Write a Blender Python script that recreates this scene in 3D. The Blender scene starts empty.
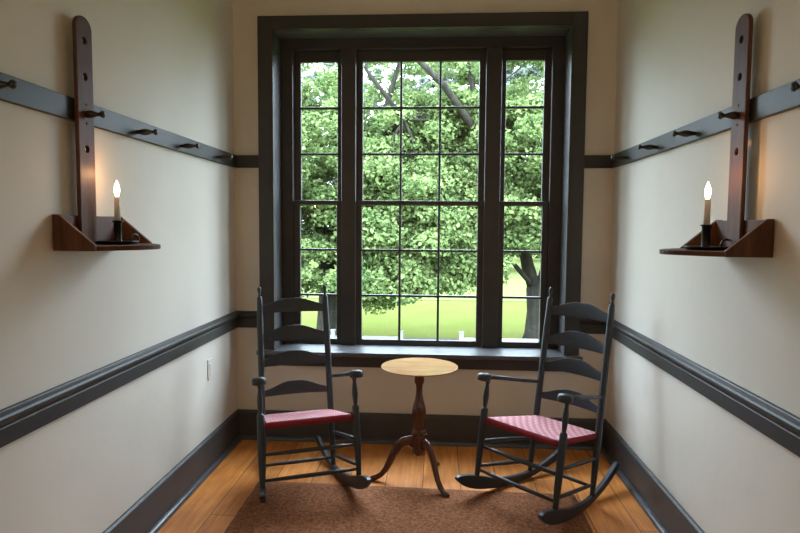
import bpy, bmesh, math, random
import numpy as np
from mathutils import Vector, Matrix
PI = math.pi
S = bpy.context.scene
COL = S.collection
random.seed(7)
RNG = np.random.default_rng(11)

# ---------------------------------------------------------------- materials
def new_mat(name):
    m = bpy.data.materials.new(name); m.use_nodes = True
    nt = m.node_tree
    return m, nt, nt.nodes['Principled BSDF'], nt.nodes['Material Output']
def N(nt, t, **kw):
    n = nt.nodes.new(t)
    for k, v in kw.items():
        if k in n.inputs: n.inputs[k].default_value = v
        else: setattr(n, k, v)
    return n
def ramp(nt, stops):
    r = nt.nodes.new('ShaderNodeValToRGB'); e = r.color_ramp.elements
    while len(e) < len(stops): e.new(.5)
    for el, (p, c) in zip(e, stops): el.position = p; el.color = (*c, 1)
    return r
def coords(nt, scale=(1, 1, 1), kind='Object'):
    tc = nt.nodes.new('ShaderNodeTexCoord'); mp = nt.nodes.new('ShaderNodeMapping')
    mp.inputs['Scale'].default_value = scale
    nt.links.new(tc.outputs[kind], mp.inputs[0]); return mp.outputs[0]
def plain(name, col, rough=.5, var=.12, scale=12, bump=.0, stretch=(1, 1, 1), spec=.5, metal=0, coat=0):
    m, nt, b, o = new_mat(name)
    v = coords(nt, stretch)
    nz = N(nt, 'ShaderNodeTexNoise', Scale=scale, Detail=6, Roughness=.6); nt.links.new(v, nz.inputs[0])
    r = ramp(nt, [(.25, tuple(c*(1-var) for c in col)), (.75, tuple(min(1, c*(1+var)) for c in col))])
    nt.links.new(nz.outputs[0], r.inputs[0]); nt.links.new(r.outputs[0], b.inputs['Base Color'])
    b.inputs['Roughness'].default_value = rough; b.inputs['Specular IOR Level'].default_value = spec
    b.inputs['Metallic'].default_value = metal; b.inputs['Coat Weight'].default_value = coat
    if bump:
        bp = N(nt, 'ShaderNodeBump', Strength=bump, Distance=.002); nt.links.new(nz.outputs[0], bp.inputs['Height'])
        nt.links.new(bp.outputs[0], b.inputs['Normal'])
    return m
def plaster(name, col):
    m, nt, b, o = new_mat(name); v = coords(nt)
    n1 = N(nt, 'ShaderNodeTexNoise', Scale=1.3, Detail=5, Roughness=.55); nt.links.new(v, n1.inputs[0])
    r = ramp(nt, [(.3, tuple(c*.955 for c in col)), (.7, tuple(c*1.03 for c in col))])
    nt.links.new(n1.outputs[0], r.inputs[0]); nt.links.new(r.outputs[0], b.inputs['Base Color'])
    n2 = N(nt, 'ShaderNodeTexNoise', Scale=4.5, Detail=3, Roughness=.5); nt.links.new(v, n2.inputs[0])
    n3 = N(nt, 'ShaderNodeTexNoise', Scale=140, Detail=3); nt.links.new(v, n3.inputs[0])
    mx = N(nt, 'ShaderNodeMath', operation='MULTIPLY_ADD'); mx.inputs[1].default_value = .06
    nt.links.new(n3.outputs[0], mx.inputs[0]); nt.links.new(n2.outputs[0], mx.inputs[2])
    bp = N(nt, 'ShaderNodeBump', Strength=.35, Distance=.012); nt.links.new(mx.outputs[0], bp.inputs['Height'])
    nt.links.new(bp.outputs[0], b.inputs['Normal'])
    b.inputs['Roughness'].default_value = .62; b.inputs['Specular IOR Level'].default_value = .35
    return m
def wood(name, dark, light, rough=.3, axis=(1, 12, 12), scale=3, coat=.0, spec=.5, bump=.1):
    m, nt, b, o = new_mat(name); v = coords(nt, axis)
    n1 = N(nt, 'ShaderNodeTexNoise', Scale=scale, Detail=8, Roughness=.65, Distortion=.6); nt.links.new(v, n1.inputs[0])
    r = ramp(nt, [(.3, dark), (.7, light)])
    nt.links.new(n1.outputs[0], r.inputs[0]); nt.links.new(r.outputs[0], b.inputs['Base Color'])
    b.inputs['Roughness'].default_value = rough; b.inputs['Coat Weight'].default_value = coat
    b.inputs['Specular IOR Level'].default_value = spec; b.inputs['Coat Roughness'].default_value = .15
    bp = N(nt, 'ShaderNodeBump', Strength=bump, Distance=.002); nt.links.new(n1.outputs[0], bp.inputs['Height'])
    nt.links.new(bp.outputs[0], b.inputs['Normal'])
    return m
def floor_mat():
    m, nt, b, o = new_mat('pine_floorboards')
    tc = nt.nodes.new('ShaderNodeTexCoord')
    mp = nt.nodes.new('ShaderNodeMapping'); mp.inputs['Rotation'].default_value = (0, 0, PI/2); mp.inputs['Location'].default_value = (.9, .187, 0)
    nt.links.new(tc.outputs['Object'], mp.inputs[0])
    br = nt.nodes.new('ShaderNodeTexBrick')
    br.inputs['Color1'].default_value = (1, 1, 1, 1); br.inputs['Color2'].default_value = (.0, .0, .0, 1); br.inputs['Mortar'].default_value = (.5, .5, .5, 1)
    br.inputs['Scale'].default_value = 1; br.inputs['Mortar Size'].default_value = .0022; br.inputs['Mortar Smooth'].default_value = .3
    br.inputs['Brick Width'].default_value = 3.1; br.inputs['Row Height'].default_value = .205; br.offset = .37
    nt.links.new(mp.outputs[0], br.inputs[0])
    m2 = nt.nodes.new('ShaderNodeMapping'); m2.inputs['Scale'].default_value = (14, .9, 1)
    nt.links.new(tc.outputs['Object'], m2.inputs[0])
    n1 = N(nt, 'ShaderNodeTexNoise', Scale=3, Detail=9, Roughness=.62, Distortion=.5); nt.links.new(m2.outputs[0], n1.inputs[0])
    n2 = N(nt, 'ShaderNodeTexNoise', Scale=2.3, Detail=4, Roughness=.6); nt.links.new(tc.outputs['Object'], n2.inputs[0])
    r1 = ramp(nt, [(.25, FL_D), (.75, FL_L)]); nt.links.new(n1.outputs[0], r1.inputs[0])
    # each board a slightly different tone
    mixb = N(nt, 'ShaderNodeMix', data_type='RGBA', blend_type='MULTIPLY'); mixb.inputs[0].default_value = 1
    rb = ramp(nt, [(0, (.78, .72, .66)), (1, (1.08, 1.06, 1.02))]); nt.links.new(br.outputs['Color'], rb.inputs[0])
    nt.links.new(r1.outputs[0], mixb.inputs[6]); nt.links.new(rb.outputs[0], mixb.inputs[7])
    wear = N(nt, 'ShaderNodeMix', data_type='RGBA', blend_type='MULTIPLY'); wear.inputs[0].default_value = 1
    rw = ramp(nt, [(.35, (.72, .66, .62)), (.6, (1, 1, 1))]); nt.links.new(n2.outputs[0], rw.inputs[0])
    nt.links.new(mixb.outputs[2], wear.inputs[6]); nt.links.new(rw.outputs[0], wear.inputs[7])
    gap = N(nt, 'ShaderNodeMix', data_type='RGBA'); nt.links.new(br.outputs['Fac'], gap.inputs[0])
    nt.links.new(wear.outputs[2], gap.inputs[6]); gap.inputs[7].default_value = (.03, .014, .006, 1)
    nt.links.new(gap.outputs[2], b.inputs['Base Color'])
    rr = N(nt, 'ShaderNodeMapRange'); rr.inputs[3].default_value = .26; rr.inputs[4].default_value = .5
    nt.links.new(n2.outputs[0], rr.inputs[0]); nt.links.new(rr.outputs[0], b.inputs['Roughness'])
    inv = N(nt, 'ShaderNodeMath', operation='MULTIPLY_ADD'); inv.inputs[1].default_value = -1.0; nt.links.new(br.outputs['Fac'], inv.inputs[0])
    sc = N(nt, 'ShaderNodeMath', operation='MULTIPLY'); sc.inputs[1].default_value = .12; nt.links.new(n1.outputs[0], sc.inputs[0]); nt.links.new(sc.outputs[0], inv.inputs[2])
    bp = N(nt, 'ShaderNodeBump', Strength=.4, Distance=.003); nt.links.new(inv.outputs[0], bp.inputs['Height']); nt.links.new(bp.outputs[0], b.inputs['Normal'])
    return m
def rug_mat():
    m, nt, b, o = new_mat('brown_rug'); v = coords(nt)
    n1 = N(nt, 'ShaderNodeTexNoise', Scale=260, Detail=4, Roughness=.7); nt.links.new(v, n1.inputs[0])
    n2 = N(nt, 'ShaderNodeTexNoise', Scale=60, Detail=6, Roughness=.8); nt.links.new(v, n2.inputs[0])
    ad = N(nt, 'ShaderNodeMath', operation='MULTIPLY_ADD'); ad.inputs[1].default_value = .6
    nt.links.new(n2.outputs[0], ad.inputs[0])
    h = N(nt, 'ShaderNodeMath', operation='MULTIPLY'); h.inputs[1].default_value = .5; nt.links.new(n1.outputs[0], h.inputs[0]); nt.links.new(h.outputs[0], ad.inputs[2])
    r = ramp(nt, [(.42, RUG_D), (.66, RUG_L)]); nt.links.new(ad.outputs[0], r.inputs[0])
    nt.links.new(r.outputs[0], b.inputs['Base Color']); b.inputs['Roughness'].default_value = .95
    b.inputs['Specular IOR Level'].default_value = .1
    b.inputs['Sheen Weight'].default_value = .08; b.inputs['Sheen Tint'].default_value = (.6, .42, .3, 1)
    bp = N(nt, 'ShaderNodeBump', Strength=.9, Distance=.006); nt.links.new(ad.outputs[0], bp.inputs['Height']); nt.links.new(bp.outputs[0], b.inputs['Normal'])
    return m
def glass_mat():
    m, nt, b, o = new_mat('window_glass'); nt.nodes.remove(b)
    tr = N(nt, 'ShaderNodeBsdfTransparent'); tr.inputs[0].default_value = (.97, .985, .98, 1)
    gl = N(nt, 'ShaderNodeBsdfGlossy', Roughness=.02)
    fr = N(nt, 'ShaderNodeFresnel', IOR=1.45)
    mx = N(nt, 'ShaderNodeMixShader'); ge = nt.nodes.new('ShaderNodeNewGeometry')      # reflect at the entry face only (thin pane, no inner total reflection)
    fm = N(nt, 'ShaderNodeMath', operation='MULTIPLY_ADD', use_clamp=True); fm.inputs[1].default_value = -1
    nt.links.new(ge.outputs['Backfacing'], fm.inputs[0]); fm.inputs[2].default_value = 1
    f2 = N(nt, 'ShaderNodeMath', operation='MULTIPLY'); nt.links.new(fm.outputs[0], f2.inputs[0]); nt.links.new(fr.outputs[0], f2.inputs[1])
    nt.links.new(f2.outputs[0], mx.inputs[0]); nt.links.new(tr.outputs[0], mx.inputs[1]); nt.links.new(gl.outputs[0], mx.inputs[2])
    nt.links.new(mx.outputs[0], o.inputs[0]); return m
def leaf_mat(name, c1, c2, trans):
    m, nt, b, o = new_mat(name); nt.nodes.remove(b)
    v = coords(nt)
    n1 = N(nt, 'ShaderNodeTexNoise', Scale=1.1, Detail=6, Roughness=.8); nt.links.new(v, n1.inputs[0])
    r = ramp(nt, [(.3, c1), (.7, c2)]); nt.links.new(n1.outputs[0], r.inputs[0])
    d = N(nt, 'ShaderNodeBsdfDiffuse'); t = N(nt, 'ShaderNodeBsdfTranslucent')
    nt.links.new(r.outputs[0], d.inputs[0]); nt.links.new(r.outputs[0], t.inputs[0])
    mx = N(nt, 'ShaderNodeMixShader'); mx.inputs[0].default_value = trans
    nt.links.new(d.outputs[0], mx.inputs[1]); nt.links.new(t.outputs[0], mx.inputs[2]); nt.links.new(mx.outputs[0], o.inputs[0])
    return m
def emit_mat(name, col, strength):
    m, nt, b, o = new_mat(name)
    b.inputs['Base Color'].default_value = (*col, 1); b.inputs['Emission Color'].default_value = (*col, 1); b.inputs['Emission Strength'].default_value = strength
    return m

HALL_FILL = 18  # energy of the added fill lights behind the camera
WALL_C = (.64, .605, .525)
FL_D, FL_L = (.56, .175, .030), (.95, .41, .105)
RUG_D, RUG_L = (.048, .016, .007), (.46, .19, .088)
M = {}
M['wall'] = plaster('cream_plaster', WALL_C)
M['ceil'] = plaster('white_ceiling', (.72, .70, .64))
M['trim'] = plain('charcoal_trim_paint', (.036, .035, .032), rough=.42, spec=.3, var=.12, scale=9, bump=.03)
M['casing'] = plain('umber_casing_paint', (.046, .044, .042), rough=.42, var=.12, scale=9, bump=.03, spec=.3)
M['base'] = plain('lightened_baseboard_paint', (.060, .059, .058), rough=.42, var=.12, scale=9, bump=.03, spec=.35)  # trim paint lightened to stand in for light missing near the floor
M['frame'] = plain('umber_window_paint', (.046, .043, .040), rough=.42, spec=.3, var=.12, scale=9, bump=.03)
M['sill'] = plain('sky_sheen_trim_paint', (.085, .086, .089), rough=.30, spec=.5, var=.1, scale=7)  # dark trim paint greyed for reflected sky on sill, reveals and shoe
M['floor'] = floor_mat()
M['rug'] = rug_mat()
M['glass'] = glass_mat()
M['chair'] = plain('blue_black_chair_paint', (.033, .042, .051), rough=.38, spec=.35, var=.15, scale=20, bump=.03)
M['tape_red'] = plain('red_seat_tape', (.50, .17, .19), rough=.8, spec=.2, var=.15, scale=120)
M['tape_edge'] = plain('shaded_red_tape_edge', (.23, .022, .030), rough=.8, var=.12, scale=90, spec=.2)  # red wrap, darkened for the shade along the seat edge
M['tape_pink'] = plain('rose_seat_tape', (.62, .36, .37), rough=.8, spec=.2, var=.12, scale=120)
M['tabletop'] = wood('cherry_tabletop', (.42, .215, .100), (.56, .335, .175), rough=.05, axis=(3, 14, 3), scale=2.2, coat=.0, spec=.4, bump=.0)
M['tablewood'] = wood('dark_cherry', (.050, .016, .008), (.125, .042, .018), rough=.2, axis=(8, 8, 1.5), scale=4, coat=.4)
M['sconce'] = wood('sconce_walnut', (.050, .020, .011), (.120, .048, .024), rough=.52, spec=.28, axis=(10, 10, 1.2), scale=4, bump=.06)
M['peg'] = plain('dark_peg_wood', (.016, .012, .010), rough=.3, var=.2, scale=30)
M['iron'] = plain('black_tin', (.012, .012, .012), rough=.35, var=.1, metal=.3)
M['candle'] = plain('ivory_candle_sleeve', (.74, .70, .63), rough=.45, var=.04)
M['bulb'] = emit_mat('lit_bulb', (1, .78, .5), 6)
M['filament'] = emit_mat('lit_filament', (1, .7, .38), 60)
M['plate'] = plain('almond_plate', (.62, .58, .50), rough=.4, var=.03)
M['void'] = plain('dark_hole', (.006, .004, .003), rough=.9)
M['grass'] = None
M['bark'] = wood('tree_bark', (.012, .011, .009), (.045, .042, .034), rough=.95, axis=(6, 6, 1), scale=2.5, spec=0, bump=1)
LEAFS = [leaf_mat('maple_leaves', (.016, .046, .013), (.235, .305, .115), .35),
         leaf_mat('hazed_far_leaves', (.085, .105, .085), (.20, .225, .185), .35)]  # haze put into the pale bluish leaf colour
M['white'] = plain('white_fence_paint', (.16, .16, .157), rough=.8, var=.05, spec=.0)
M['brick'] = plain('outer_brick', (.25, .1, .07), rough=.9)

# ---------------------------------------------------------------- mesh helpers
class MB:
    def __init__(s): s.bm = bmesh.new(); s.mats = []
    def mi(s, m):
        if m is None: return 0
        if m not in s.mats: s.mats.append(m)
        return s.mats.index(m)
    def face(s, vs, m=None, smooth=False):
        try: f = s.bm.faces.new(vs)
        except ValueError: return None
        f.material_index = s.mi(m); f.smooth = smooth; return f
    def box(s, a, b, m=None, bevel=0):
        a, b = [min(p, q) for p, q in zip(a, b)], [max(p, q) for p, q in zip(a, b)]
        v = [s.bm.verts.new((x, y, z)) for x in (a[0], b[0]) for y in (a[1], b[1]) for z in (a[2], b[2])]
        fs = [s.face([v[i] for i in q], m) for q in ((0, 1, 3, 2), (4, 6, 7, 5), (0, 4, 5, 1), (2, 3, 7, 6), (0, 2, 6, 4), (1, 5, 7, 3))]
        if bevel:
            es = list({e for f in fs for e in f.edges})
            bmesh.ops.bevel(s.bm, geom=es, offset=bevel, segments=2, affect='EDGES', profile=.6)
        return s
    def tube(s, pts, radii, n=14, m=None, cap=True, squash=None):
        """swept circle through pts; radii one per point"""
        pts = [Vector(p) for p in pts]
        if not hasattr(radii, '__len__'): radii = [radii]*len(pts)
        rings = []; ref = None
        for i, p in enumerate(pts):
            d = (pts[min(i+1, len(pts)-1)]-pts[max(i-1, 0)]).normalized()
            if ref is None:
                ref = d.orthogonal().normalized()
                if abs(d.z) < .9: ref = d.cross(Vector((0, 0, 1))).normalized()
            ref = (ref-d*ref.dot(d)).normalized(); o = d.cross(ref)
            r = radii[i]; rx, ry = r if hasattr(r, '__len__') else (r, r)
            rings.append([s.bm.verts.new(p+ref*rx*math.cos(2*PI*k/n)+o*ry*math.sin(2*PI*k/n)) for k in range(n)])
        for a, b in zip(rings, rings[1:]):
            for k in range(n): s.face([a[k], a[(k+1) % n], b[(k+1) % n], b[k]], m, True)
        if cap:
            s.face(rings[0][::-1], m); s.face(rings[-1], m)
        return s
    def lathe(s, prof, origin=(0, 0, 0), axis=(0, 0, 1), n=24, m=None):
        """prof: (radius, height) along axis"""
        ax = Vector(axis).normalized(); u = ax.orthogonal().normalized(); w = ax.cross(u); o = Vector(origin)
        rings = []
        for r, h in prof:
            if r < 1e-6: rings.append([s.bm.verts.new(o+ax*h)])
            else: rings.append([s.bm.verts.new(o+ax*h+u*r*math.cos(2*PI*k/n)+w*r*math.sin(2*PI*k/n)) for k in range(n)])
        for a, b in zip(rings, rings[1:]):
            for k in range(n):
                k2 = (k+1) % n
                if len(a) == 1 and len(b) == 1: continue
                if len(a) == 1: s.face([a[0], b[k2], b[k]], m, True)
                elif len(b) == 1: s.face([a[k], a[k2], b[0]], m, True)
                else: s.face([a[k], a[k2], b[k2], b[k]], m, True)
        if len(rings[0]) > 1: s.face(rings[0][::-1], m)
        if len(rings[-1]) > 1: s.face(rings[-1], m)
        return s
    def prism(s, poly, fn, t0, t1, m=None):
        """poly: list of 2-D points, fn(a,b,t)->xyz, extruded t0..t1"""
        A = [s.bm.verts.new(fn(a, b, t0)) for a, b in poly]; B = [s.bm.verts.new(fn(a, b, t1)) for a, b in poly]
        s.face(A[::-1], m); s.face(B, m)
        for k in range(len(poly)):
            k2 = (k+1) % len(poly); s.face([A[k], A[k2], B[k2], B[k]], m)
        return s
    def build(s, name, mat, parent=None, bevel=0, bseg=2, auto=None):
        bmesh.ops.recalc_face_normals(s.bm, faces=s.bm.faces)
        me = bpy.data.meshes.new(name); s.bm.to_mesh(me); s.bm.free()
        for mm in (s.mats or [mat]): me.materials.append(mm)
        o = bpy.data.objects.new(name, me); COL.objects.link(o)
        if parent: o.parent = parent
        if bevel:
            b = o.modifiers.new('bevel', 'BEVEL'); b.width = bevel; b.segments = bseg; b.limit_method = 'ANGLE'; b.angle_limit = math.radians(40)
            b.harden_normals = False
        return o
def tag(o, label=None, cat=None, group=None, kind=None):
    if label: o['label'] = label
    if cat: o['category'] = cat
    if group: o['group'] = group
    if kind: o['kind'] = kind
    return o
def empty(name, loc=(0, 0, 0), rot=(0, 0, 0)):
    o = bpy.data.objects.new(name, None); o.empty_display_size = .1; o.location = loc; o.rotation_euler = rot; COL.objects.link(o); return o
def copy_tree(o, parent=None):
    c = o.copy(); COL.objects.link(c); c.parent = parent
    for ch in list(o.children): copy_tree(ch, c)
    return c
def struct(o): o['kind'] = 'structure'; return o

# ---------------------------------------------------------------- room shell
W, H, YB = 2.4, 3.15, -6.6          # width, ceiling height, rear end of the hall
T = .30                              # wall thickness
WL, WR, WZ0, WZ1 = .252, 2.130, .570, 2.650   # window opening
struct(MB().box((-T, YB-T, -.25), (W+T, T, 0)).build('floor', M['floor']))
struct(MB().box((-T, YB-T, H), (W+T, T, H+.25)).build('ceiling', M['ceil']))
struct(MB().box((-T, YB-T, 0), (0, T, H)).build('wall_left', M['wall']))
struct(MB().box((W, YB-T, 0), (W+T, T, H)).build('wall_right', M['wall']))
struct(MB().box((0, YB-T, 0), (W, YB, H)).build('wall_rear', M['wall']))
struct(MB().box((-T, YB-T, -2.5), (W+T, T, -.25)).build('wall_foundation', M['brick']))
wb = MB()
wb.box((0, 0, 0), (WL, T, H)); wb.box((WR, 0, 0), (W, T, H)); wb.box((WL, 0, 0), (WR, T, WZ0)); wb.box((WL, 0, WZ1), (WR, T, H))
struct(wb.build('wall_front', M['wall']))

def run(prof, a, b, inward, name, mat=None):
    """moulding: prof (offset from wall, z) swept from a to b (xy), offset along inward"""
    a, b, n = Vector(a), Vector(b), Vector(inward)
    mb = MB()
    mb.prism(prof, lambda o, z, t: (a.x+(b.x-a.x)*t+n.x*o, a.y+(b.y-a.y)*t+n.y*o, z), 0, 1)
    return struct(mb.build(name, mat or M['trim'], bevel=.0015))
RAIL = [(0, .7425), (.017, .7425), (.017, .797), (.0155, .800), (.0155, .806), (.022, .811), (.029, .816), (.034, .824), (.034, .832), (.030, .839), (.016, .847), (.012, .851), (0, .851)]
BASE = [(0, 0), (.02, 0), (.02, .176), (.018, .184), (.010, .1926), (0, .1926)]
SHOE = [(.02, 0), (.045, 0), (.044, .009), (.040, .017), (.033, .022), (.02, .024)]
CL, CR = .1663, 2.2145               # outer edges of the window casing
run(RAIL, (0, YB), (0, 0), (1, 0), 'trim_1'); run(RAIL, (W, YB), (W, 0), (-1, 0), 'trim_2')
run(RAIL, (.012, 0), (CL-.001, 0), (0, -1), 'trim_3'); run(RAIL, (CR+.001, 0), (W-.012, 0), (0, -1), 'trim_4')
run(BASE, (0, YB), (0, 0), (1, 0), 'baseboard_left', M['base']); run(BASE, (W, YB), (W, 0), (-1, 0), 'baseboard_right', M['base']); run(BASE, (.01, 0), (W-.01, 0), (0, -1), 'baseboard_front', M['base'])
run(SHOE, (0, YB), (0, -.02), (1, 0), 'trim_5', M['sill']); run(SHOE, (W, YB), (W, -.02), (-1, 0), 'trim_6', M['sill']); run(SHOE, (.02, 0), (W-.02, 0), (0, -1), 'trim_7', M['sill'])
PZ0, PZ1 = 1.7799, 1.8587
struct(MB().box((.002, -.02, PZ0), (CL-.001, -.0005, PZ1)).build('trim_8', M['trim'], bevel=.002))
struct(MB().box((CR+.001, -.02, PZ0), (W-.002, -.0005, PZ1)).build('trim_9', M['trim'], bevel=.002))

# peg rails with turned pegs
PEG = [(.0085, -.012), (.0085, .004), (.009, .012), (.0125, .024), (.0145, .036), (.013, .048), (.0085, .060), (.0065, .068), (.0075, .076), (.0125, .080), (.0135, .084), (.0115, .089), (.006, .092), (0, .093)]
def peg_rail(x0, side, ys, label):
    r = empty('peg_rail', (x0, 0, 0)); tag(r, label, 'peg rail')
    MB().box((0, YB+.001, PZ0), (side*.02, -.021, PZ1)).build('board', M['trim'], r, bevel=.002)
    for y in ys:
        p = MB().lathe(PEG, (0, 0, 0), (side, 0, 0), 18).build('peg', M['peg'], r); p.location = (side*.02, y, 1.807)
    return r
peg_rail(0, 1, (-2.165, -1.708, -1.30, -.854, -.36), 'long dark painted rail with turned pegs high on the left wall')
peg_rail(W, -1, (-2.07, -1.634, -1.225, -.792, -.34), 'long dark painted rail with turned pegs high on the right wall')

# ---------------------------------------------------------------- window
F = -.03
cs = MB()
cs.box((CL, F, .604), (WL, 0, 2.7236)); cs.box((WR, F, .604), (CR, 0, 2.7236)); cs.box((WL, F, WZ1), (WR, 0, 2.7236))
for x0, x1 in ((WL, WL+.012), (WR-.012, WR)): cs.box((x0, F-.006, .604), (x1, .01, WZ1))       # inner bead
cs.box((WL, F-.006, WZ1-.012), (WR, .01, WZ1))
struct(cs.build('trim_10', M['casing'], bevel=.003))
jl = MB()                                                # jamb linings and head lining of the reveal
jl.box((WL-.02, 0, .60), (WL+.004, .20, WZ1)); jl.box((WR-.004, 0, .60), (WR+.02, .20, WZ1)); jl.box((WL, 0, WZ1-.004), (WR, .20, WZ1+.02))
struct(jl.build('trim_11', M['sill'], bevel=.001))
st = MB(); st.box((WL, -.03, .57), (WR, .215, .60)); st.box((.150, -.062, .572), (2.232, -.03, .60))
struct(st.build('trim_12', M['sill'], bevel=.006))
ap = MB(); ap.box((.172, -.022, .497), (2.210, 0, .572)); ap.box((.172, -.030, .556), (2.210, -.02, .572))
struct(ap.build('trim_13', M['frame'], bevel=.003))
FY = .19
fr = MB()                                                # fixed frame and the two mullions
fr.box((WL, FY, .60), (.336, T, WZ1)); fr.box((2.046, FY, .60), (WR, T, WZ1)); fr.box((.336, FY, 2.577), (2.046, T, WZ1))
for a, b in ((.667, .7625), (1.6195, 1.7215)): fr.box((a, FY-.012, .60), (b, T, 2.577))
for a, b in ((.336, .667), (.7625, 1.6195), (1.7215, 2.046)): fr.box((a, .275, .58), (b, T+.03, .608))
struct(fr.build('trim_14', M['frame'], bevel=.004))
ROWS = [.635, .939, 1.248, 1.566, 1.8965, 2.204, 2.508]
def window(n, x0, x1, g0, g1, bars):
    """x0..x1 sash edges, g0..g1 glass edges, bars: vertical muntins"""
    w = struct(empty('window_%d' % n, ((x0+x1)/2, .23, .6)))
    inv = Matrix.Translation(-w.location)
    for nm, y0, y1, z0, z1, gz0, gz1, rows in (('lower_sash', .203, .236, .600, 1.582, .638, 1.553, (.939, 1.248)), ('upper_sash', .239, .272, 1.55, 2.577, 1.582, 2.508, (1.8965, 2.204))):
        s = MB()
        s.box((x0, y0, z0), (g0, y1, z1)); s.box((g1, y0, z0), (x1, y1, z1)); s.box((g0, y0, z0), (g1, y1, gz0)); s.box((g0, y0, gz1), (g1, y1, z1))
        for z in rows: s.box((g0, y0+.004, z-.0075), (g1, y1-.004, z+.0075))
        for x in bars: s.box((x-.008, y0+.004, gz0), (x+.008, y1-.004, gz1))
        bmesh.ops.transform(s.bm, matrix=inv, verts=s.bm.verts)
        so = s.build(nm, M['frame'], w, bevel=.003)
        g = MB(); ym = (y0+y1)/2
        xs = [g0]+list(bars)+[g1]; zs = [gz0]+list(rows)+[gz1]
        for xa, xb in zip(xs, xs[1:]):
            for za, zb in zip(zs, zs[1:]): g.box((xa, ym-.0015, za), (xb, ym+.0015, zb))
        bmesh.ops.transform(g.bm, matrix=inv, verts=g.bm.verts)
        g.build('glass_panes', M['glass'], so)
window(1, .337, .666, .381, .631, [])
window(2, .7635, 1.6185, .803, 1.5795, [1.0605, 1.322])
window(3, 1.7225, 2.045, 1.756, 2.004, [])

# ---------------------------------------------------------------- rug
rg = MB(); nx, ny = 40, 44; th = .005
Q = [(.345, -.656), (2.053, -.700), (2.03, -2.75), (.36, -2.75)]
grid = []
for j in range(ny+1):
    row = []
    for i in range(nx+1):
        u, v = i/nx, j/ny
        x = (Q[0][0]*(1-u)+Q[1][0]*u)*(1-v)+(Q[3][0]*(1-u)+Q[2][0]*u)*v
        y = (Q[0][1]*(1-u)+Q[1][1]*u)*(1-v)+(Q[3][1]*(1-u)+Q[2][1]*u)*v
        e = i in (0, nx) or j in (0, ny)
        row.append(rg.bm.verts.new((x+RNG.normal(0, .0012), y+RNG.normal(0, .0012), .002 if e else th+RNG.normal(0, .0006))))
    grid.append(row)
for j in range(ny):
    for i in range(nx): rg.face([grid[j][i], grid[j+1][i], grid[j+1][i+1], grid[j][i+1]], None, True)
ring = [grid[0][i] for i in range(nx)]+[grid[j][nx] for j in range(ny)]+[grid[ny][nx-i] for i in range(nx)]+[grid[ny-j][0] for j in range(ny)]
low = [rg.bm.verts.new((v.co.x, v.co.y, .0002)) for v in ring]
for k in range(len(ring)): rg.face([ring[k], ring[(k+1) % len(ring)], low[(k+1) % len(ring)], low[k]])
rg.face(low[::-1])
tag(rg.build('rug', M['rug']), 'flat brown rug lying on the floorboards under the rocking chairs', 'rug')

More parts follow.
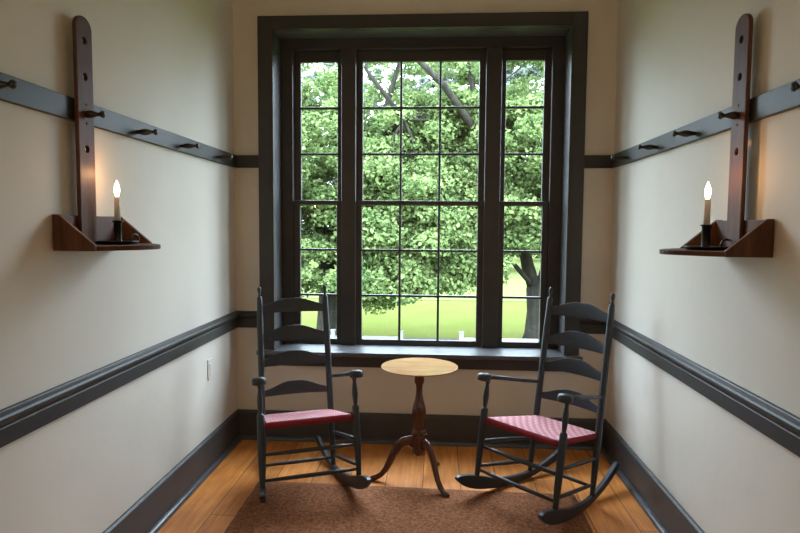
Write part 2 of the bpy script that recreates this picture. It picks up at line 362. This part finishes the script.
# ---------------------------------------------------------------- rocking chair
def ogee(x, w):
    t = max(0, 1-abs(x)/w); return (.5-.5*math.cos(PI*min(1, t*1.12)))**.85
def make_chair():
    """local: y forward, origin between the posts at floor height"""
    r = empty('rocking_chair')
    c = M['chair']
    fx, rx, tx, fy, ry = .245, .198, .192, .20, -.191
    for sg in (-1, 1):
        MB().lathe([(.012, .045), (.0135, .09), (.0165, .17), (.0185, .26), (.0185, .425), (.0165, .434), (.011, .437), (.0105, .445), (.0135, .470), (.0155, .495), (.0135, .525), (.0095, .555), (.0095, .566), (.013, .571), (.0135, .584), (.011, .590)], (sg*fx, fy, 0), n=20).build('front_post', c, r)
        # rear post, straight and a little raked, with its finial
        b, t = Vector((sg*rx, ry, 0)), Vector((sg*tx, ry, 1))
        b2 = b; ax = (t-b).normalized()
        po = MB().lathe([(.011, .05), (.013, .10), (.0165, .20), (.0175, .40), (.0175, .90), (.0155, 1.045), (.014, 1.055), (.009, 1.060)], b2, ax, n=20).build('rear_post', c, r)
        MB().lathe([(.008, 1.058), (.0065, 1.070), (.0075, 1.080), (.0115, 1.094), (.0125, 1.103), (.0105, 1.111), (.006, 1.116), (0, 1.117)], b2, ax, n=18).build('finial', c, po)
        # rocker
        def bot(u): return .003+1-math.sqrt(1-(u-.12)**2)
        poly = [(-.125, .055), (-.09, .034), (-.05, .020)]+[(u, bot(u)) for u in np.linspace(0, .665, 24)]
        poly += [(.680, .186), (.681, .198), (.672, .206), (.658, .207), (.64, .198), (.60, .172), (.55, .143), (.50, .118), (.45, .097), (.40, .080), (.35, .067), (.30, .060), (.25, .056), (.20, .054), (.15, .056), (.10, .062), (.05, .071), (0, .080), (-.05, .087), (-.09, .090), (-.12, .088), (-.138, .081), (-.145, .071)]
        A, B = Vector((sg*fx, fy)), Vector((sg*rx, ry)); d = (B-A).normalized(); nn = Vector((-d.y, d.x))
        MB().prism(poly, lambda u, z, t, A=A, d=d, nn=nn: (A.x+d.x*u+nn.x*t, A.y+d.y*u+nn.y*t, z), -.0125, .0125).build('rocker', c, r, bevel=.004)
        # arm: tapering rail ending in a mushroom pommel
        am = MB(); am.tube([(sg*tx*1.01, ry, .578), (sg*.213, -.05, .585), (sg*.232, .09, .594), (sg*.246, .20, .600)], [(.010, .009), (.012, .010), (.014, .011), (.016, .012)], 14)
        ao = am.build('arm', c, r)
        MB().lathe([(.022, .578), (.032, .580), (.0352, .585), (.0362, .596), (.0352, .608), (.031, .615), (.018, .619), (0, .620)], (sg*.250, .227, 0), n=24).build('pommel', c, ao)
        # side stretchers
        for z in (.262, .130):
            L = (B-A).length
            MB().tube([(A.x+d.x*u*L, A.y+d.y*u*L, z) for u in (0, .25, .5, .75, 1)], [.007, .0095, .0105, .0095, .007], 12).build('stretcher', c, r)
    for z in (.236, .112): MB().tube([(-fx, fy, z), (-.12, fy, z), (0, fy, z), (.12, fy, z), (fx, fy, z)], [.007, .010, .011, .010, .007], 12).build('stretcher', c, r)
    MB().tube([(-rx, ry, .115), (-.1, ry, .115), (0, ry, .115), (.1, ry, .115), (rx, ry, .115)], [.007, .0095, .010, .0095, .007], 12).build('stretcher', c, r)
    for zb, ze, zp in ((.962, 1.008, 1.048), (.797, .845, .889), (.656, .698, .741), (.489, .524, .569)):
        s = MB(); n = 28; w = .186; fr_, bk = [], []
        for i in range(n+1):
            x = -w+2*w*i/n; y = ry-.022*(1-(x/w)**2)
            zt = ze+(zp-ze)*ogee(x, w); z0 = zb+.004*ogee(x, w)
            fr_.append([s.bm.verts.new((x, y+.0045, z0+(zt-z0)*k/3)) for k in range(4)])
            bk.append([s.bm.verts.new((x, y-.0045, z0+(zt-z0)*k/3)) for k in range(4)])
        for i in range(n):
            for k in range(3):
                s.face([fr_[i][k], fr_[i+1][k], fr_[i+1][k+1], fr_[i][k+1]], None, True); s.face([bk[i][k], bk[i][k+1], bk[i+1][k+1], bk[i+1][k]], None, True)
            s.face([fr_[i][3], fr_[i+1][3], bk[i+1][3], bk[i][3]]); s.face([fr_[i][0], bk[i][0], bk[i+1][0], fr_[i+1][0]])
        s.face(fr_[0]+bk[0][::-1]); s.face(fr_[n]+bk[n][::-1])
        s.build('slat', c, r, bevel=.002)
    # woven tape seat
    def half(v): return .220-(.220-.187)*v
    def P(u, v, dz):      # u -1..1 across, v 0 front..1 back
        sag = .014*(1-u*u)*(1-(2*v-1)**2)
        return (u*half(v), .206-.409*v, .393-.003*v-sag+dz)
    sb = MB(); nu, nv = 18, 16; rows = []
    prof = [(0, 0)]
    body = MB()
    def loop(du, z):      # outline of the wrapped slab, one ring at offset du and height z
        pts = []
        for i in range(13): pts.append(((-1+2*i/12)*(half(0)+du), .206+du, z))
        for i in range(1, 12): pts.append((half(i/12)+du, .206-.409*i/12, z))
        for i in range(13): pts.append(((1-2*i/12)*(half(1)+du), .206-.409-du, z))
        for i in range(1, 12): pts.append((-(half(1-i/12)+du), .206-.409*(1-i/12), z))
        return [body.bm.verts.new(p) for p in pts]
    rings = [loop(0, .391), loop(.006, .386), loop(.008, .375), loop(.006, .365), loop(-.002, .360)]
    for a, b in zip(rings, rings[1:]):
        for k in range(len(a)):
            # wrap colours alternate in narrow bands round the front rail
            body.face([a[k], b[k], b[(k+1) % len(a)], a[(k+1) % len(a)]], None, True)
    body.face(rings[-1][::-1])
    top = [[body.bm.verts.new(P(-1+2*i/12, j/12, -.0035)) for i in range(13)] for j in range(13)]
    for j in range(12):
        for i in range(12): body.face([top[j][i], top[j+1][i], top[j+1][i+1], top[j][i+1]], None, True)
    seat = body.build('seat', M['tape_edge'], r)
    wv = MB()
    for i in range(nu):      # front-to-back tapes (rose)
        u0, u1 = -1+2*(i+.04)/nu, -1+2*(i+.96)/nu; prev = None
        for j in range(nv*2+1):
            v = j/(nv*2); h = 0 if j % 2 == 0 else (.0008 if (i+j//2) % 2 else -.0008)
            a, b = wv.bm.verts.new(P(u0, v, h)), wv.bm.verts.new(P(u1, v, h))
            if prev: wv.face([prev[0], prev[1], b, a], M['tape_pink'], True)
            prev = (a, b)
    for j in range(nv):      # side-to-side tapes (red)
        v0, v1 = (j+.04)/nv, (j+.96)/nv; prev = None
        for i in range(nu*2+1):
            u = -1+2*i/(nu*2)
            h = 0 if i % 2 == 0 else (-.0008 if (j+i//2) % 2 else .0008)
            a, b = wv.bm.verts.new(P(u, v0, h)), wv.bm.verts.new(P(u, v1, h))
            if prev: wv.face([prev[0], prev[1], b, a], M['tape_red'], True)
            prev = (a, b)
    wo = wv.build('woven_tape', None, seat)
    wo['label'] = 'checked rose and red woven tape'
    return r
def place(o, x, y, r, tip, lift):
    o.location = (x-.2*math.sin(r), y+.2*math.cos(r), lift); o.rotation_euler = (tip, 0, PI+r)
ch = make_chair(); place(ch, .703, -.934, .397, .2066, .0035)
tag(ch, 'slat-back dark painted rocking chair left of the round table, near the left wall', 'rocking chair', 'rocking chairs by the window')
ch2 = copy_tree(ch); place(ch2, 1.695, -.917, -.808, .1466, -.0034)
tag(ch2, 'slat-back dark painted rocking chair angled toward the round table from beside the right wall', 'rocking chair', 'rocking chairs by the window')

# ---------------------------------------------------------------- tripod candle table
tb = empty('candle_table', (1.223, -.587, 0)); tag(tb, 'small round tripod table of polished reddish wood between the two rocking chairs', 'table')
tt = MB().lathe([(0, .632), (.165, .632), (.200, .639), (.2100, .643), (.2115, .6455), (.209, .648), (0, .648)], n=64).build('tabletop', M['tabletop'], tb)
for p in tt.data.polygons:
    if abs(p.normal.z) > .995: p.use_smooth = False
MB().box((-.15, -.032, .612), (.15, .032, .632)).build('cleat', M['tablewood'], tb, bevel=.006)
MB().lathe([(.034, .612), (.034, .606), (.026, .600), (.027, .560), (.022, .550), (.019, .545), (.0175, .520), (.019, .490), (.024, .460), (.033, .430), (.0375, .410), (.0385, .395), (.037, .360), (.034, .320), (.031, .300), (.031, .292), (.037, .289), (.041, .282), (.040, .274), (.034, .268), (.036, .262), (.0395, .250), (.0395, .165), (.036, .152), (.020, .147), (0, .147)], n=28).build('column', M['tablewood'], tb)
for ang, L in ((184, .268), (-52, .252), (64, .245)):
    a = math.radians(ang); d = Vector((math.cos(a), math.sin(a)))
    pr = [(.025, .215, .030), (.055, .228, .026), (.085, .222, .023), (.115, .195, .021), (.140, .155, .018), (.160, .110, .016), (.182, .066, .014), (.208, .036, .012), (.235, .021, .012), (.258, .014, .012), (.272, .010, .008)]
    k = L/.268
    lg = MB(); lg.tube([(d.x*u*k, d.y*u*k, z) for u, z, t in pr], [(.0135 if u < .2 else .0155, t*1.22) for u, z, t in pr], 14)
    lg.build('leg', M['tablewood'], tb)

# ---------------------------------------------------------------- sconces and candle lamps
def make_sconce(x0, side, yc, yn, yf, bow, label):
    """board hung on a peg, open candle box below; yn/yf near and far side of the box"""
    s = empty('candle_sconce', (x0, yc, 1.32)); tag(s, label, 'wall sconce', 'hanging wooden wall sconces')
    X = lambda d: side*d
    bd = MB(); hw = .049
    out = [(-hw, .005), (hw, .005), (hw, .78)]+[(hw*math.cos(t), .790+.042*math.sin(t)) for t in np.linspace(.15, PI-.15, 14)]+[(-hw, .78)]
    bd.prism(out, lambda a, b, t: (X(t), a, b), .0285, .0435)
    bo = bd.build('back_board', M['sconce'], s, bevel=.003)
    # hanging holes cut right through the board
    cut = MB()
    for z, rr in ((2.067, .0145), (1.940, .0145), (1.683, .0145), (1.807, .013), (1.842, .0048), (1.775, .0048)):
        cut.lathe([(rr, -.03), (rr, .09)], (0, 0, z-1.32), (side, 0, 0), 20)
    co = cut.build('cutter', M['void'])
    md = bo.modifiers.new('holes', 'BOOLEAN'); md.operation = 'DIFFERENCE'; md.solver = 'EXACT'; md.object = co
    co.location = s.location
    bpy.context.view_layer.update()
    dg = bpy.context.evaluated_depsgraph_get()
    me = bpy.data.meshes.new_from_object(bo.evaluated_get(dg)); bo.modifiers.clear(); bo.data = me
    bpy.data.objects.remove(co)
    if not me.materials: me.materials.append(M['sconce'])
    n, f = yn-yc, yf-yc
    for y in (n, f-.016):
        MB().prism([(.003, 0), (.150, .0), (.152, .019), (.024, .125), (.003, .125)], lambda a, b, t: (X(a), t, b), y, y+.016).build('side_panel', M['sconce'], s, bevel=.002)
    MB().box((X(.003), n+.016, 0), (X(.028), f-.016, .122)).build('back_panel', M['sconce'], s, bevel=.002)
    n2, f2 = n+.0163, f-.0163; arc = [((.150+bow*math.sin(PI*k/16)**.9), n2+(f2-n2)*k/16) for k in range(17)]
    MB().prism([(.0285, n2)]+arc+[(.0285, f2)], lambda a, b, t: (X(a), b, t), 0, .0165).build('shelf', M['sconce'], s, bevel=.002)
    return s
make_sconce(0, 1, -1.708, -1.86, -1.45, .118, 'wooden candle sconce with pierced back board hanging on the left wall')
make_sconce(W, -1, -1.632, -1.82, -1.45, .140, 'wooden candle sconce with pierced back board hanging on the right wall')
def make_lamp(loc, ang, label):
    l = empty('candle_lamp', loc); l.rotation_euler.z = ang; tag(l, label, 'candle lamp', 'electric candles on the sconce shelves')
    MB().lathe([(0, 0), (.060, 0), (.072, .008), (.074, .013), (.071, .013), (.058, .004), (0, .004)], n=32).build('saucer', M['iron'], l)
    MB().lathe([(.020, .003), (.0155, .008), (.0145, .02), (.0145, .082), (.021, .086), (.021, .089), (.0135, .090), (.0, .090)], n=24).build('socket', M['iron'], l)
    h = MB(); h.tube([(.068+.022*(1-math.cos(t)), 0, .013+.020*math.sin(t)+.004) for t in np.linspace(-.35, PI*1.9, 20)], .004, 10)
    h.build('finger_ring', M['iron'], l)
    MB().lathe([(.0108, .088), (.0108, .176), (.0085, .179), (0, .179)], n=20).build('candle', M['candle'], l)
    b = MB().lathe([(.0055, .178), (.0080, .186), (.0100, .196), (.0108, .206), (.0092, .218), (.0058, .229), (.0022, .238), (0, .242)], n=20).build('bulb', M['bulb'], l)
    b['label'] = 'glowing flame-shaped bulb'
    return l
lamps = [make_lamp((.099, -1.615, 1.3366), 1.35, 'lit electric candle on the shelf of the left sconce'),
         make_lamp((2.264, -1.635, 1.3366), .35, 'lit electric candle on the shelf of the right sconce')]
for l in lamps:
    ld = bpy.data.lights.new('candle_glow', 'POINT'); ld.color = (1, .50, .20); ld.energy = CANDLE = .75; ld.shadow_soft_size = .012
    lo = bpy.data.objects.new('candle_glow', ld); COL.objects.link(lo); lo.location = Vector(l.location)+Vector((0, 0, .265))

# added warm fill lights, unseen behind the camera, brightening front wall and casing
for p in ((.08, -4.8, 1.95), (W-.14, -6.2, 1.95)):
    ld = bpy.data.lights.new('unseen_fill_light', 'POINT'); ld.color = (1, .76, .51); ld.energy = HALL_FILL; ld.shadow_soft_size = .09
    lo = bpy.data.objects.new('unseen_fill_light', ld); COL.objects.link(lo); lo.location = p
# wall plate low on the left wall
wp = empty('wall_plate', (0, -.467, .574)); tag(wp, 'small pale electrical plate on the left wall under the chair rail', 'wall plate')
MB().box((0, -.036, -.060), (.006, .036, .060)).build('cover', M['plate'], wp, bevel=.0025)
MB().box((.005, -.016, -.033), (.0085, .016, .033)).build('insert', M['plate'], wp, bevel=.001)

# ---------------------------------------------------------------- outdoors
GZ = -2.5
def grass_mat():
    m, nt, b, o = new_mat('lawn_grass'); v = coords(nt)
    n1 = N(nt, 'ShaderNodeTexNoise', Scale=.35, Detail=6, Roughness=.65); nt.links.new(v, n1.inputs[0])
    n2 = N(nt, 'ShaderNodeTexNoise', Scale=9, Detail=6, Roughness=.7); nt.links.new(v, n2.inputs[0])
    ad = N(nt, 'ShaderNodeMath', operation='MULTIPLY_ADD'); ad.inputs[1].default_value = .5; nt.links.new(n2.outputs[0], ad.inputs[0])
    h = N(nt, 'ShaderNodeMath', operation='MULTIPLY'); h.inputs[1].default_value = .5; nt.links.new(n1.outputs[0], h.inputs[0]); nt.links.new(h.outputs[0], ad.inputs[2])
    r = ramp(nt, [(.3, GR_D), (.7, GR_L)]); nt.links.new(ad.outputs[0], r.inputs[0]); nt.links.new(r.outputs[0], b.inputs['Base Color'])
    b.inputs['Roughness'].default_value = 1; b.inputs['Specular IOR Level'].default_value = 0
    return m
GR_D, GR_L = (.042, .056, .0105), (.068, .074, .024)
M['grass'] = grass_mat()
lw = MB(); lw.box((-90, -70, GZ-.3), (95, 130, GZ))
struct(lw.build('lawn', M['grass']))
fl = MB(); fl.box((-88, 27.5, GZ), (93, 128, GZ+.03)); struct(fl.build('far_meadow', plain('hazed_far_meadow', (.066, .078, .028), rough=1, var=.15, scale=.5, spec=0)))  # far grass paler: distance haze put into the ground colour
pa = MB(); pa.box((-30, 15.2, GZ), (32, 16.9, GZ+.012)); struct(pa.build('path', plain('pale_gravel', (.055, .053, .050), rough=1, var=.1, scale=30, spec=0)))
def fence(x0, x1, endpost, label):
    f = empty('board_fence', ((x0+x1)/2, 13.6, GZ)); tag(f, label, 'fence', 'white fences on the lawn')
    cx = (x0+x1)/2
    for z0, z1 in ((.50, .66), (.22, .36)): MB().box((x0-cx, -.02, z0), (x1-cx, .02, z1)).build('rail', M['white'], f, bevel=.005)
    n = int((x1-x0)/2.0); xs = [x0+(x1-x0)*k/n for k in range(n+1)]
    for x in xs:
        p = MB(); p.box((x-cx-.06, -.06, 0), (x-cx+.06, .06, .80)); p.box((x-cx-.075, -.075, .80), (x-cx+.075, .075, .835)); p.build('post', M['white'], f, bevel=.006)
fence(-7.8, .28, .28, 'low white rail fence on the lawn, seen through the left half of the window')
fence(2.05, 10.0, 2.05, 'low white rail fence on the lawn, seen through the right half of the window')

def leaf_mesh(name, centers, radii, per, size, mat, parent):
    nC = len(centers); n = nC*per
    c = np.repeat(np.asarray(centers), per, 0); rad = np.repeat(np.asarray(radii), per, 0)
    d = RNG.normal(size=(n, 3)); d /= np.linalg.norm(d, axis=1)[:, None]
    p = c+d*(RNG.random((n, 1))**.45)*rad
    nrm = RNG.normal(size=(n, 3))*.75+np.array([0, -.25, .75]); nrm /= np.linalg.norm(nrm, axis=1)[:, None]
    t = np.cross(nrm, RNG.normal(size=(n, 3))); t /= np.linalg.norm(t, axis=1)[:, None]; b = np.cross(nrm, t)
    sz = size*(.65+.7*RNG.random((n, 1)))
    # broad leaf of five outline points with a fold along the midrib
    V = np.stack([p-t*sz*.55, p+b*sz*.42-t*sz*.05+nrm*sz*.10, p+b*sz*.22+t*sz*.38+nrm*sz*.04, p+t*sz*.6, p-b*sz*.22+t*sz*.38+nrm*sz*.04, p-b*sz*.42-t*sz*.05+nrm*sz*.10], 1).reshape(-1, 3)
    me = bpy.data.meshes.new(name)
    k = np.arange(n)*6
    faces = np.stack([np.stack([k, k+1, k+2, k+3], 1), np.stack([k, k+3, k+4, k+5], 1)], 1).reshape(-1, 4)
    me.vertices.add(len(V)); me.vertices.foreach_set('co', V.ravel())
    me.loops.add(faces.size); me.loops.foreach_set('vertex_index', faces.ravel().astype(np.int32))
    me.polygons.add(len(faces)); me.polygons.foreach_set('loop_start', (np.arange(len(faces))*4).astype(np.int32))
    me.update(); me.validate(); me.materials.append(mat)
    o = bpy.data.objects.new(name, me); COL.objects.link(o); o.parent = parent; return o
def tree(base, trunk, limbs, blobs, nclus, per, size, mat, label, name='maple_tree', twigs=60):
    """trunk: [(dx,dy,z,r)], limbs: lists of the same, blobs: ellipsoids (cx,cy,cz,rx,ry,rz,weight) relative to base"""
    t = empty(name, base); tag(t, label, 'tree', 'trees on the lawn outside')
    MB().tube([p[:3] for p in trunk], [p[3] for p in trunk], 16).build('trunk', M['bark'], t)
    wts = np.array([b[6] for b in blobs], float); wts /= wts.sum()
    cen = []
    for k in range(nclus):
        b = blobs[RNG.choice(len(blobs), p=wts)]
        d = RNG.normal(size=3); d /= np.linalg.norm(d); q = RNG.random()**.36
        cen.append((b[0]+d[0]*b[3]*q, b[1]+d[1]*b[4]*q, b[2]+d[2]*b[5]*q))
    br = MB()
    tips = []
    for L in limbs:
        br.tube([p[:3] for p in L], [p[3] for p in L], 10); tips += [Vector(p[:3]) for p in L[1:]]
    for c in cen[:twigs]:       # twigs from the nearest limb out to a leaf cluster
        c = Vector(c); o = min(tips, key=lambda q: (q-c).length)
        mid = o.lerp(c, .5)+Vector((0, 0, .25)); br.tube([o, mid, c], [.05, .03, .012], 6)
    br.build('branches', M['bark'], t)
    rad = np.stack([RNG.uniform(.45, .85, nclus), RNG.uniform(.45, .85, nclus), RNG.uniform(.25, .45, nclus)], 1)
    leaf_mesh('foliage', cen, rad, per, size, mat, t)
    return t
# right-hand maple with forked trunk
tree((4.75, 17, GZ), [(0, 0, -.1, .50), (0, 0, .25, .38), (.02, 0, 1.0, .33), (0, 0, 1.75, .35), (-.02, 0, 2.0, .30)],
     [[(-.05, 0, 1.75, .24), (-.35, -.2, 2.6, .22), (-.6, -.5, 3.6, .19), (-1.2, -1, 5.2, .15), (-2.2, -1.6, 7.4, .10), (-2.8, -2, 10, .05)],
      [(.15, 0, 1.75, .26), (.45, .2, 2.7, .22), (.8, .5, 4.5, .18), (1.2, .8, 7, .12), (1.2, 1, 10.5, .05)],
      [(-.1, -.1, 1.85, .10), (-.9, -.6, 2.7, .075), (-2.2, -1.4, 3.3, .06), (-3.8, -2.2, 3.3, .06), (-5.0, -2.6, 3.1, .03)],
      [(-.5, -.4, 3.3, .12), (-1.8, -1.2, 4.9, .10), (-3.2, -2.0, 6.2, .07), (-4.6, -2.6, 7.0, .04)],
      [(.5, .2, 3.0, .14), (2.0, -.4, 4.2, .10), (3.6, -1.2, 5.4, .05)],
      [(-1.2, -1, 5.2, .11), (-2.2, -2.6, 6.6, .11), (-3.3, -3.5, 7.9, .10), (-4.4, -3.8, 8.9, .07)]],
     [(-.5, -.8, 5.7, 3.6, 3.2, 2.3, 3), (-3.2, -1.6, 4.4, 2.6, 2.2, 1.9, 2.4), (-3.0, -2.4, 2.7, 1.9, 1.4, .7, .7), (2.6, -.6, 5.4, 2.8, 2.6, 2.6, 2), (-.8, -.3, 8.9, 3.4, 2.6, 2.0, .9), (-3.0, -1.6, 6.9, 2.2, 1.6, 1.3, .7), (-.4, -2.0, 3.6, 1.5, 1.0, .6, .3)],
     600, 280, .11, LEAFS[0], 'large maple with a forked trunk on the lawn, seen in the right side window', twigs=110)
# left-hand maple, trunk mostly behind the mullion
tree((-2.30, 16, GZ), [(0, 0, -.1, .55), (0, 0, .3, .44), (.03, 0, 1.4, .38), (0, .05, 2.6, .36), (.05, .05, 3.4, .30)],
     [[(0, 0, 3.2, .24), (-.5, -.4, 4.6, .19), (-1.3, -1.0, 6.4, .13), (-1.8, -1.4, 9.4, .06)],
      [(0, 0, 3.2, .25), (.7, -.2, 4.6, .18), (1.6, -.4, 6.6, .13), (2.4, -.6, 9.2, .06)],
      [(0, 0, 2.9, .15), (1.3, -1.0, 3.6, .11), (2.7, -1.7, 3.7, .07), (3.9, -2.2, 3.3, .03)],
      [(-.1, 0, 3.0, .15), (-1.5, -.8, 4.2, .10), (-3.0, -1.4, 5.0, .05)],
      [(1.6, -.4, 6.6, .10), (2.6, -2.2, 7.0, .08), (1.6, -3.2, 8.2, .06)]],
     [(0, -.6, 5.7, 3.2, 3.0, 2.4, 3), (2.6, -1.6, 4.2, 2.2, 2.0, 1.8, 2.6), (-2.8, -1.0, 5.2, 2.6, 2.6, 2.4, 2), (.6, -.4, 8.9, 3.4, 2.6, 2.0, .9), (3.0, -1.0, 6.8, 2.0, 1.6, 1.3, .6), (1.9, -2.4, 2.35, 1.5, 1.1, .7, .7), (-.9, -1.8, 2.8, 1.6, 1.2, .8, .7)],
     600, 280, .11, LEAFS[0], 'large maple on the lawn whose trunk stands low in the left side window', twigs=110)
# trees farther off closing the view
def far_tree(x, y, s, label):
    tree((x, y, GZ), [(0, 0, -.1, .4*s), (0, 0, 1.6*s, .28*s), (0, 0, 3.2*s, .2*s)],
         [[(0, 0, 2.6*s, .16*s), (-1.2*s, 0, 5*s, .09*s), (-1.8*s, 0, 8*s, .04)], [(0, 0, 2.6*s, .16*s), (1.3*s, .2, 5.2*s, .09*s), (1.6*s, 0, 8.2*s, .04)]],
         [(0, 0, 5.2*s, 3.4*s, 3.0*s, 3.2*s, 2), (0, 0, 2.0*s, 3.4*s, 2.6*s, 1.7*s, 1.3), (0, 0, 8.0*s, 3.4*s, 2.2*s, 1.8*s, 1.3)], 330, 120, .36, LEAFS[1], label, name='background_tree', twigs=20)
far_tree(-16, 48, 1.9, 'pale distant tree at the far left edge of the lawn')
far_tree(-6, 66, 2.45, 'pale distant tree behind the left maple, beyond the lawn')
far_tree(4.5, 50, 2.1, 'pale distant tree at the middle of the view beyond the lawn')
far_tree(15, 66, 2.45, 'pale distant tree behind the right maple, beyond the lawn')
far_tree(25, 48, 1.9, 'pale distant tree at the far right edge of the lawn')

# ---------------------------------------------------------------- light
SKY, EXPO = 38.0, 0.0
w = bpy.data.worlds.new('overcast_sky'); S.world = w; w.use_nodes = True
nt = w.node_tree; bg = nt.nodes['Background']
tc = nt.nodes.new('ShaderNodeTexCoord'); sx = nt.nodes.new('ShaderNodeSeparateXYZ'); nt.links.new(tc.outputs['Generated'], sx.inputs[0])
rp = ramp(nt, [(.0, (.72, .85, 1.0)), (.35, (.73, .85, 1.0)), (1.0, (.67, .82, 1.0))]); nt.links.new(sx.outputs[2], rp.inputs[0])
nt.links.new(rp.outputs[0], bg.inputs[0])
# overcast sky: three times as bright overhead as at the horizon
mr = N(nt, 'ShaderNodeMapRange'); mr.inputs[1].default_value = 0; mr.inputs[2].default_value = 1; mr.inputs[3].default_value = SKY/3; mr.inputs[4].default_value = SKY
nt.links.new(sx.outputs[2], mr.inputs[0]); nt.links.new(mr.outputs[0], bg.inputs[1])
pl = bpy.data.lights.new('window_portal', 'AREA'); pl.shape = 'RECTANGLE'; pl.size = 1.75; pl.size_y = 1.95; pl.cycles.is_portal = True
po = bpy.data.objects.new('window_portal', pl); COL.objects.link(po); po.location = (1.19, .34, 1.58); po.rotation_euler = (-PI/2, 0, 0)

# ---------------------------------------------------------------- camera
cam = bpy.data.cameras.new('camera'); co = bpy.data.objects.new('camera', cam); COL.objects.link(co); S.camera = co
cam.sensor_width = 36; cam.lens = 598.44/800*36; cam.clip_start = .05; cam.clip_end = 400
yaw, pitch, roll = .0617, -.0679, .0073
cy, sy, cp, sp = math.cos(yaw), math.sin(yaw), math.cos(pitch), math.sin(pitch)
fw = Vector((-sy*cp, cy*cp, sp)); rt = Vector((cy, sy, 0)); up = rt.cross(fw)
r2 = rt*math.cos(roll)+up*math.sin(roll); u2 = -rt*math.sin(roll)+up*math.cos(roll)
mt = Matrix((r2, u2, -fw)).transposed().to_4x4(); mt.translation = (1.3118, -3.8247, 1.4141); co.matrix_world = mt

S.view_settings.view_transform = 'Standard'; S.view_settings.look = 'None'; S.view_settings.gamma = 1; S.view_settings.use_curve_mapping = False
S.view_settings.exposure = EXPO
S.cycles.max_bounces = 14; S.cycles.diffuse_bounces = 8; S.cycles.transparent_max_bounces = 16; S.cycles.use_denoising = True
S.cycles.sample_clamp_indirect = 8
